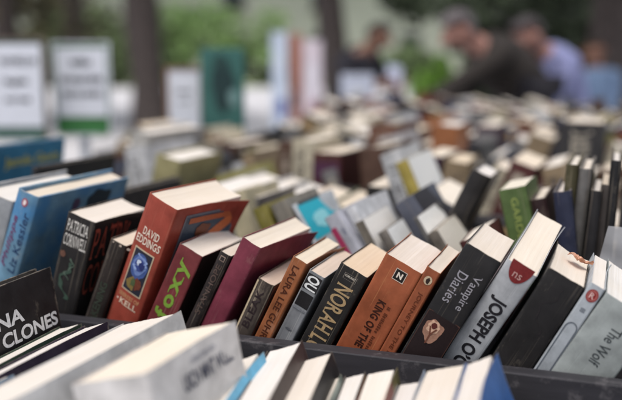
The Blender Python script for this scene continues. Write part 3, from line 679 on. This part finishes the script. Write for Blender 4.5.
# teal board with a dark figure print
def board(label, px0, px1, py0, py1, d, hx, art, name='display_board', zfoot=None):
    A = at_d(px0, py1, d); B = at_d(px1, py0, d); w = B.x - A.x; hgt = B.z - A.z
    e = empty(name, ((A.x + B.x) / 2, d, A.z)); tag(e, label, 'display board')
    MB().box((0, 0, hgt / 2), (w, .02, hgt)).build('panel', plain('board', hx, .5, 8, .2), e, bevel=.003)
    for (cx, cz, rw, rh, ahx, sd) in art:
        V = []; n = 30
        for k in range(n):
            a = 2 * math.pi * k / n; r = 1 + .3 * noise.noise(Vector((math.cos(a) * 1.5 + sd, math.sin(a) * 1.5, sd)))
            V.append((cx * w + rw * w * r * math.cos(a), -.0115 - .0004 * sd % .003, hgt * (cz + rh * r * math.sin(a))))
        link('printed_art', mesh(V, [tuple(range(n))]), ink(ahx), e)
    z0 = FLOOR if zfoot is None else zfoot
    for sx in (-1, 1): MB().box((sx * w * .35, .03, (z0 - A.z) / 2 - .002), (.02, .02, A.z - z0)).build('leg', plain('steel', '6a6c70', .4, 40, metal=.6), e)
    return e
board('teal green display board with a dark figure print behind the books', 202, 244, 48, 137, 2.95, '2f5f5a', [(.0, .6, .26, .30, '1f3638', 2), (-.05, .84, .16, .08, '26403f', 5), (.25, .45, .12, .1, '6d8c8c', 7)])
board('tall pale blue banner with a blue foot, left of the red brown banner', 272, 287, 32, 132, 6.0, 'b9c4d6', [(.1, .25, .3, .1, '3a4f96', 3), (0, .7, .3, .1, 'c9d2e0', 6)], 'banner_stand', 0.02)
board('narrow red brown banner between the pale blue and the pink white banners', 289, 302, 34, 134, 6.1, 'a06a5c', [(0, .7, .3, .12, 'b58070', 4), (0, .35, .3, .1, '5c2f2a', 7)], 'banner_stand', 0.02)
board('pink white banner left of the second dark trunk', 303, 322, 40, 136, 6.05, 'cbbfc8', [(0, .6, .3, .2, 'd3cfd8', 3), (.1, .3, .3, .08, 'a98a92', 8)], 'banner_stand', 0.02)
board('plain white poster board standing in front of the person with dark hair', 341, 374, 74, 118, 5.2, 'b9bfd0', [(0, .5, .25, .2, 'd8dbe2', 3)], 'poster_board', FLOOR)

# ------------------------------------------------------------------ people, built from skinned skeletons
def skin_obj(name, chains, mat, parent, sub=2):
    """chains: lists of (point, radius); shared start points are merged so the surface is continuous"""
    V = []; E = []; Rr = []; idx = {}
    def vid(p, r):
        k = tuple(round(c, 4) for c in p)
        if k not in idx: idx[k] = len(V); V.append(p); Rr.append(r)
        return idx[k]
    for ch in chains:
        ids = [vid(p, r) for p, r in ch]
        for a, c in zip(ids, ids[1:]): 
            if (a, c) not in E and (c, a) not in E: E.append((a, c))
    me = bpy.data.meshes.new(name); me.from_pydata([tuple(v) for v in V], E, [])
    o = bpy.data.objects.new(name, me); col.objects.link(o)
    o.modifiers.new('s', 'SKIN').use_smooth_shade = True
    for i, sv in enumerate(me.skin_vertices[0].data):
        r = Rr[i]; sv.radius = (r if isinstance(r, (tuple, list)) else (r, r)); sv.use_root = (i == 0)
    m = o.modifiers.new('d', 'SUBSURF'); m.levels = m.render_levels = sub
    dg = bpy.context.evaluated_depsgraph_get(); me2 = bpy.data.meshes.new_from_object(o.evaluated_get(dg)); bpy.data.objects.remove(o)
    me2.name = name; me2.materials.clear()
    return link(name, me2, mat, parent, True)
def ell(name, c, rad, mat, parent, M=None, keep=None, bumpy=0):
    bm = bmesh.new(); bmesh.ops.create_uvsphere(bm, u_segments=24, v_segments=16, radius=1)
    for v in bm.verts:
        k = 1 + bumpy * noise.noise(v.co * 3.5); v.co = Vector((v.co.x * rad[0], v.co.y * rad[1], v.co.z * rad[2])) * k
    if keep:
        bmesh.ops.delete(bm, geom=[v for v in bm.verts if not keep(v.co)], context='VERTS')
    if M is not None: bm.transform(M)
    bmesh.ops.translate(bm, verts=bm.verts, vec=c)
    me = bpy.data.meshes.new(name); bm.to_mesh(me); bm.free(); return link(name, me, mat, parent, True)
def L(a, b, t): return Vector(a).lerp(Vector(b), t)
SKIN = plain('skin', '9f7468', .55, 60, .1); SKIN2 = plain('skin', '74503f', .55, 60, .1)
def person(label, foot, hip, chest, head, sh_w, arms, face, top_hx, leg_hx, hair_hx, skin, bald=False, vest=None, sleeve_hx=None, held=None):
    """all joints in metres relative to the standing point; arms = [(elbow, wrist, grip_dir)] for (right, left)"""
    e = empty('person', foot); tag(e, label, 'person')
    hip, chest, head = Vector(hip), Vector(chest), Vector(head); face = Vector(face).normalized(); spine = (chest - hip).normalized()
    side = spine.cross(face); side = (side.normalized() if side.length > .05 else Vector((1, 0, 0))); nk = (head - chest)
    neck = L(chest, head, .45); crown = head + (nk.normalized() * .35 + ZH * .65) * .085
    body = [[(hip, .10), (L(hip, chest, .35), .095), (L(hip, chest, .7), .105), (chest, .09), (neck, .052), (head - nk.normalized() * .05 + face * .012, .068), (head, .092), (crown, .062)]]
    body.append([(head - nk.normalized() * .05 + face * .012, .068), (head - nk.normalized() * .065 + face * .06, .034)])
    body.append([(head, .092), (head + face * .088 - ZH * .008, .024), (head + face * .112 - ZH * .020, .013)])
    shirt = [[(hip - spine * .10, .140), (hip, .155), (L(hip, chest, .35), .165), (L(hip, chest, .7), .175), (chest, .150), (L(chest, neck, .5), .110), (L(chest, neck, .95), .072)]]
    sleeves = []; fingers = []
    for s, (el, wr, gd) in zip((1, -1), arms):
        sh = chest + side * (s * sh_w) - nk.normalized() * .02; el, wr, gd = Vector(el), Vector(wr), Vector(gd).normalized()
        palm = wr + gd * .055; pk = wr + gd * .085; acr = gd.cross(face if abs(gd.dot(face)) < .9 else side).normalized()
        body.append([(chest, .09), (sh, .040), (L(sh, el, .5), .040), (el, .036), (L(el, wr, .4), .036), (wr, .026), (palm, (.040, .020)), (pk, (.036, .016))])
        curl = (-ZH * .7 + gd * .3).normalized()
        for i, ln in enumerate((.070, .080, .075, .058)):
            r0 = pk + acr * ((i - 1.5) * .019); k1 = r0 + gd * ln * .45; k2 = k1 + (gd * .6 + curl * .6).normalized() * ln * .35; k3 = k2 + curl * ln * .25
            body.append([(pk, (.036, .016)), (r0, .0095), (k1, .009), (k2, .0082), (k3, .0068)])
        t0 = palm + acr * .040; body.append([(palm, (.040, .020)), (t0, .012), (t0 + (gd * .7 + acr * .6).normalized() * .034, .0105), (t0 + gd * .060 + acr * .026, .008)])
        sl = [(L(chest, sh, .2), .095), (L(chest, sh, .7), .085), (sh, .078), (L(sh, el, .5), .059), (el, .052), (L(el, wr, .5), .046), (L(el, wr, .9), .038)]
        sleeves.append(sl)
    legs = []
    for s in (1, -1):
        hp = hip + side * (s * .095) - ZH * .03; kn = Vector((hp.x * .6 + s * .05 * side.x, hp.y * .6, .48)) + face * .04; an = Vector((s * .10 * side.x, s * .10 * side.y, .085))
        body.append([(hip, .10), (hp, .085), (L(hp, kn, .5), .075), (kn, .055), (L(kn, an, .35), .052), (an, .036)])
        legs.append([(hip, .135), (hp, .105), (L(hp, kn, .5), .092), (kn, .072), (L(kn, an, .5), .066), (an, .060)])
        fd = Vector((face.x, face.y, 0)).normalized() if Vector((face.x, face.y, 0)).length > .05 else Vector((0, -1, 0))
        skin_obj('shoe', [[(an + ZH * -.01 - fd * .04, .045), (an - ZH * .035 + fd * .05, .045), (an - ZH * .045 + fd * .15, .036)]], plain('leather', '2b2522', .45, 60), e, 1)
    skin_obj('body', body, skin, e)
    skin_obj('trousers', legs, plain('denim', leg_hx, .9, 120, .2), e)
    skin_obj('shirt', shirt, plain('cloth', top_hx, .9, 90, .22), e)
    for sl in sleeves: skin_obj('sleeve', [sl], plain('cloth', top_hx, .9, 90, .22), e)
    up = nk.normalized() * .4 + ZH * .6
    zax = up.normalized(); yax = (-face - zax * (-face).dot(zax)).normalized(); xax = yax.cross(zax); M = Matrix((xax, yax, zax)).transposed().to_4x4()
    kp = (lambda c: c.z > -.055 and (c.y > .015 or c.z > .055)) if not bald else (lambda c: c.y > .02 and -.05 < c.z < .075)
    ell('hair', head + zax * .012, (.096, .106, .104), plain('hair', hair_hx, .8, 200, .4), e, M, kp, .12)
    for s in (1, -1):
        ell('eye', head + face * .076 + xax * (s * .032) + zax * .012, (.010, .009, .009), plain('eye', '2a2320', .3), e)
        ell('ear', head + xax * (s * .092) - zax * .005, (.014, .026, .034), skin, e, M)
    MB().box(head + face * .094 - nk.normalized() * .052, (.044, .012, .009), M.to_3x3()).build('mouth', plain('lip', '8a5550', .5), e)
    return e
def rel(px, py, d, foot): return at_d(px, py, d) - Vector(foot)
D2 = 4.75; f2 = at_d(520, 130, D2); f2.z = 0
person('grey haired person in a dark brown jacket reaching left over the books', f2, rel(528, 92, D2 + .05, f2), rel(490, 52, D2, f2), rel(458, 31, D2 - .08, f2), .17,
       [(rel(452, 88, D2 - .22, f2), rel(424, 103, D2 - .36, f2), (-.8, -.2, -.4)), (rel(470, 92, D2 + .12, f2), rel(448, 104, D2 - .1, f2), (-.8, -.3, -.4))], (-.85, -.25, -.5), '2b2522', '2e2c33', '5c5658', SKIN)
D3 = 4.95; f3 = at_d(578, 140, D3); f3.z = 0
person('person in a lilac blue shirt bending down beside the brown jacket', f3, rel(568, 126, D3 + .05, f3), rel(551, 61, D3, f3), rel(527, 36, D3 - .08, f3), .17,
       [(rel(556, 100, D3 - .2, f3), rel(530, 114, D3 - .3, f3), (-.8, -.2, -.4)), (rel(556, 104, D3 + .16, f3), rel(528, 116, D3, f3), (-.8, -.3, -.4))], (-.8, -.3, -.55), '8084ac', '3a3a46', '3a3436', SKIN)
D1 = 6.5; f1 = at_d(352, 110, D1); f1.z = 0
person('dark haired person in a navy jumper holding a small pale book', f1, rel(352, 112, D1 + .1, f1), rel(359, 59, D1, f1), rel(380, 37, D1 - .05, f1), .20,
       [(rel(388, 86, D1 + .1, f1), rel(397, 82, D1 - .2, f1), (.2, -.9, -.1)), (rel(350, 88, D1 - .25, f1), rel(380, 84, D1 - .38, f1), (.7, -.4, -.1))], (.7, -.55, -.35), '1f1e27', '2a2a33', '1e1917', SKIN2)
o = MB().box((0, 0, 0), (.11, .018, .16)).build('small_book', plain('pocket', 'b6bcd2', .5), None, bevel=.002)
o.location = at_d(394, 76, D1 - .30); o.rotation_euler = (R(-20), R(12), R(20)); tag(o, 'small pale blue book held by the person in the navy jumper', 'book')
D4 = 7.6; f4 = at_d(597, 130, D4); f4.z = 0
person('distant person with dark hair in a grey blue shirt behind the lilac shirted person', f4, rel(597, 122, D4, f4), rel(595, 76, D4, f4), rel(593, 51, D4, f4), .19,
       [(rel(614, 100, D4 - .1, f4), rel(606, 116, D4 - .2, f4), (-.3, -.5, -.6)), (rel(577, 100, D4 - .1, f4), rel(584, 116, D4 - .2, f4), (.3, -.5, -.6))], (-.3, -.9, -.15), '5f7390', '30323c', '241d1a', SKIN2)

# ------------------------------------------------------------------ ground, building, trees
m, nt, b_ = base_mat('pale_paving'); tc = N(nt, 'ShaderNodeTexCoord')
br = N(nt, 'ShaderNodeTexBrick'); nt.links.new(tc.outputs['Object'], br.inputs['Vector']); br.inputs['Scale'].default_value = 1.6
br.inputs['Color1'].default_value = hexc('c2c0c2'); br.inputs['Color2'].default_value = hexc('cfcdd0'); br.inputs['Mortar'].default_value = hexc('77757a'); br.inputs['Mortar Size'].default_value = .012
n_ = noise_n(nt, tc.outputs['Object'], .6, 5, .6)
nt.links.new(mixc(nt, ramp(nt, n_, [(.35, (0, 0, 0)), (.7, (1, 1, 1))]), br.outputs['Color'], hexc('dcdadd')), b_.inputs['Base Color']); b_.inputs['Roughness'].default_value = .8
g = MB().poly([(-150, -60, 0), (150, -60, 0), (150, 200, 0), (-150, 200, 0)]).build('ground', m); tag(g, kind='structure')
lawn = MB().poly([(-60, 44, .006), (60, 44, .006), (60, 75, .006), (-60, 75, .006)]).build('lawn', plain('grass', '8a9a6e', .9, 1.2, .3)); tag(lawn, kind='structure')

def leaf_mat(key, hx):
    m, nt, b = base_mat(key); c = hexc(hx); gi = N(nt, 'ShaderNodeNewGeometry')
    r_ = ramp(nt, gi.outputs['Random Per Island'], [(0, tuple(x * .35 for x in c[:3])), (.55, c[:3]), (1, tuple(min(1, x * 2.3) for x in c[:3]))])
    nt.links.new(r_, b.inputs['Base Color']); b.inputs['Roughness'].default_value = .55
    b.inputs['Transmission Weight'].default_value = 0
    t = N(nt, 'ShaderNodeBsdfTranslucent'); nt.links.new(r_, t.inputs['Color']); mx = N(nt, 'ShaderNodeMixShader'); mx.inputs[0].default_value = .35
    nt.links.new(b.outputs[0], mx.inputs[1]); nt.links.new(t.outputs[0], mx.inputs[2]); nt.links.new(mx.outputs[0], nt.nodes['Material Output'].inputs['Surface'])
    return m
LEAF = {'dark': leaf_mat('dark_leaves', '47513e'), 'mid': leaf_mat('mid_leaves', '76875f'), 'bright': leaf_mat('bright_leaves', '86a068'), 'lime': leaf_mat('lime_leaves', '86ac50'), 'olive': leaf_mat('olive_leaves', '67624a')}
BARK = plain('bark', '463e3c', .9, 14, .4, bumpd=.02); BARK2 = plain('bark', '6a615d', .9, 14, .4, bumpd=.02)
def leaves(name, clumps, n, size, mat, parent, seed):
    q = random.Random(seed); V = []; Fc = []
    for _ in range(n):
        c, rd = q.choice(clumps); 
        while True:
            d = Vector((q.uniform(-1, 1), q.uniform(-1, 1), q.uniform(-1, 1)))
            if .25 < d.length < 1: break
        p = Vector(c) + Vector((d.x * rd[0], d.y * rd[1], d.z * rd[2])); s_ = size * q.uniform(.5, 1.2)
        a = Vector((q.gauss(0, 1), q.gauss(0, 1), q.gauss(0, .6))).normalized(); b2_ = a.cross(Vector((q.gauss(0, 1), q.gauss(0, 1), q.gauss(0, 1)))).normalized()
        i = len(V); V += [p - a * s_, p + b2_ * s_ * .45, p + a * s_, p - b2_ * s_ * .45]; Fc.append((i, i + 1, i + 2, i + 3))
    return link(name, mesh(V, Fc), mat, parent)
def tree(label, px, d, r0, hgt, crown_z, crown_r, mat, seed, nl=4200, leaf=.13, bark=BARK, lean=0.0):
    q = random.Random(seed); base = at_d(px, 100, d); base.z = 0; e = empty('tree', base); tag(e, label, 'tree')
    pts = [(lean * k * hgt + .08 * math.sin(k * 5 + seed), .05 * math.cos(k * 4 + seed), hgt * k - .05 * (k == 0)) for k in (0, .04, .12, .25, .4, .55, .7, .85, 1)]
    rad = [r0 * w for w in (1.55, 1.2, 1.03, 1, .93, .85, .7, .5, .25)]
    MB().tube(pts, rad, 14, .25).build('trunk', bark, e, True)
    cl = []
    for k in range(7):
        a = q.uniform(0, 6.28); z0 = hgt * q.uniform(.45, .85); L0 = crown_r * q.uniform(.6, 1.05); dz = q.uniform(-.2, .9)
        p0 = Vector((lean * z0, 0, z0)); p1 = p0 + Vector((math.cos(a) * L0 * .5, math.sin(a) * L0 * .5, dz * .7)); p2 = p0 + Vector((math.cos(a) * L0, math.sin(a) * L0, dz))
        MB().tube([p0, p1, p2], [r0 * .4, r0 * .25, r0 * .08], 7).build('limb', bark, e, True)
        for pp in (p1, p2): cl.append((pp, (crown_r * q.uniform(.25, .45),) * 2 + (crown_r * q.uniform(.2, .35),)))
    for k in range(14):
        a = q.uniform(0, 6.28); rr_ = crown_r * math.sqrt(q.random()); cl.append((Vector((lean * hgt + rr_ * math.cos(a), rr_ * math.sin(a), q.uniform(crown_z[0], crown_z[1]))), (crown_r * q.uniform(.2, .4),) * 2 + (crown_r * q.uniform(.15, .3),)))
    leaves('crown', cl, nl, leaf, mat, e, seed); return e
def shrub(label, px, d, w, dep, z0, z1, mat, seed, nl=4000, leaf=.12, name='shrub'):
    q = random.Random(seed); base = at_d(px, 100, d); base.z = 0; e = empty(name, base); tag(e, label, 'shrub')
    MB().tube([(0, 0, -.05), (.05, 0, z1 * .3), (-.05, .05, z1 * .7)], [.09, .07, .03], 8).build('stem', BARK, e, True)
    cl = [(Vector((q.uniform(-w, w) * .8, q.uniform(-dep, dep) * .6, q.uniform(z0 + .1, z1 * .9))), (w * q.uniform(.15, .35), dep * .5, (z1 - z0) * q.uniform(.15, .3))) for _ in range(22)]
    leaves('foliage', cl, nl, leaf, mat, e, seed); return e
tree('large dark trunked tree behind the signs, left of the small framed notice', 153, 14.0, .27, 7, (3.2, 7), 3.0, LEAF['dark'], 3, 6000, lean=-.03)
tree('dark trunked tree directly behind the pink white banner', 333, 12.0, .18, 6, (3.6, 6), 2.2, LEAF['dark'], 8, 4000, lean=-.02)
tree('slender greyer trunked tree behind the second notice', 76, 19.0, .24, 7, (2.4, 7), 3.2, LEAF['olive'], 5, 6000, bark=BARK2)
tree('broad dark tree at the right edge behind the people', 604, 9.5, .26, 6, (1.9, 6), 2.6, LEAF['dark'], 13, 7000, lean=.01)
tree('dark leafy tree behind the grey haired person', 500, 15.0, .22, 6.5, (2.2, 6), 1.9, LEAF['dark'], 21, 7000)
tree('dark leafy tree at the upper left corner', 10, 16.0, .2, 6.5, (1.9, 6), 3.0, LEAF['olive'], 17, 7000)
shrub('large dark shrub behind the two bending people', 545, 13.0, 1.6, .9, .2, 2.3, LEAF['dark'], 4, 7000)
shrub('bright green bush between the dark haired person and the grey haired person', 434, 11.0, .32, .3, 0.15, 1.25, LEAF['lime'], 6, 2500, .07)
shrub('light green hedge bush behind the teal board', 215, 46.0, 4.2, 1.6, .1, 4.3, LEAF['bright'], 7, 3600, .22)
shrub('mid green hedge bush right of the teal board', 268, 48.0, 3.6, 1.6, 0.1, 3.0, LEAF['mid'], 9, 3200, .2)
shrub('olive green hedge bush at the far left behind the notices', 45, 46.0, 8.0, 1.8, .1, 5.4, LEAF['olive'], 10, 6500, .24)
shrub('dull green hedge bush left of the large trunk', 118, 45.0, 3.6, 1.6, .1, 4.4, LEAF['mid'], 12, 4000, .22)
shrub('green hedge bush behind the dark haired person', 430, 46.0, 3.0, 1.6, .1, 2.2, LEAF['mid'], 14, 6000, .16)
shrub('tall dark shrub at the far right', 640, 16.0, 1.8, 1.0, .1, 3.2, LEAF['dark'], 15, 6000)
# pale building far behind
e = empty('pale_building', (4, 62, 0)); tag(e, 'long pale stone building far behind the trees', 'building')
PLASTER = plain('plaster', 'c6c5bd', .9, .5, .12)
MB().box((0, 3, 5), (90, 6, 10)).build('wall', PLASTER, e)
MB().box((0, -.15, 10.2), (91, 7, .5)).build('cornice', plain('plaster', '8d897d', .9, .5, .12), e)
for k in range(14):
    for z in (2.1, 6.2):
        wd = MB().box((-41 + k * 6.3, -.02, z), (1.5, .1, 2.4)).build('window', plain('glass', '2c3238', .2, 3), e)
        MB().box((-41 + k * 6.3, -.12, z - 1.3), (1.9, .3, .14)).build('sill', plain('plaster', '8d897d', .9, .5, .12), wd)
# ------------------------------------------------------------------ light, sky, camera
w = bpy.data.worlds.new('World'); scn.world = w; w.use_nodes = True; nt = w.node_tree
sky = nt.nodes.new('ShaderNodeTexSky'); sky.sky_type = 'NISHITA'; sky.sun_disc = False; sky.sun_elevation = R(67); sky.sun_rotation = R(-155)
sky.air_density = 1.2; sky.dust_density = 3.0
bg = nt.nodes['Background']; hs = nt.nodes.new('ShaderNodeHueSaturation'); hs.inputs['Saturation'].default_value = .42; nt.links.new(sky.outputs[0], hs.inputs['Color']); nt.links.new(hs.outputs[0], bg.inputs['Color']); bg.inputs['Strength'].default_value = .15
sd = bpy.data.lights.new('Sun', 'SUN'); sd.energy = 2.2; sd.angle = R(26); sd.color = (1, .945, .885)
so = bpy.data.objects.new('Sun', sd); col.objects.link(so)
az, el = R(-155), R(67)           # azimuth clockwise from +Y
dirv = Vector((math.sin(az) * math.cos(el), math.cos(az) * math.cos(el), math.sin(el)))
so.rotation_euler = dirv.to_track_quat('Z', 'Y').to_euler()
cd = bpy.data.cameras.new('Camera'); cd.sensor_width = 36; cd.lens = 36 * F / 622; cd.clip_end = 500; cd.clip_start = .02
cd.dof.use_dof = True; cd.dof.focus_distance = .835; cd.dof.aperture_fstop = 2.5; cd.dof.aperture_blades = 0
co = bpy.data.objects.new('Camera', cd); col.objects.link(co); co.location = CAM; co.rotation_euler = (R(90) - PHI, 0, 0); scn.camera = co
scn.view_settings.view_transform = 'Standard'; scn.view_settings.look = 'None'; scn.view_settings.exposure = 0; scn.view_settings.gamma = 1
scn.render.film_transparent = False
try: scn.cycles.use_denoising = True
except Exception: pass
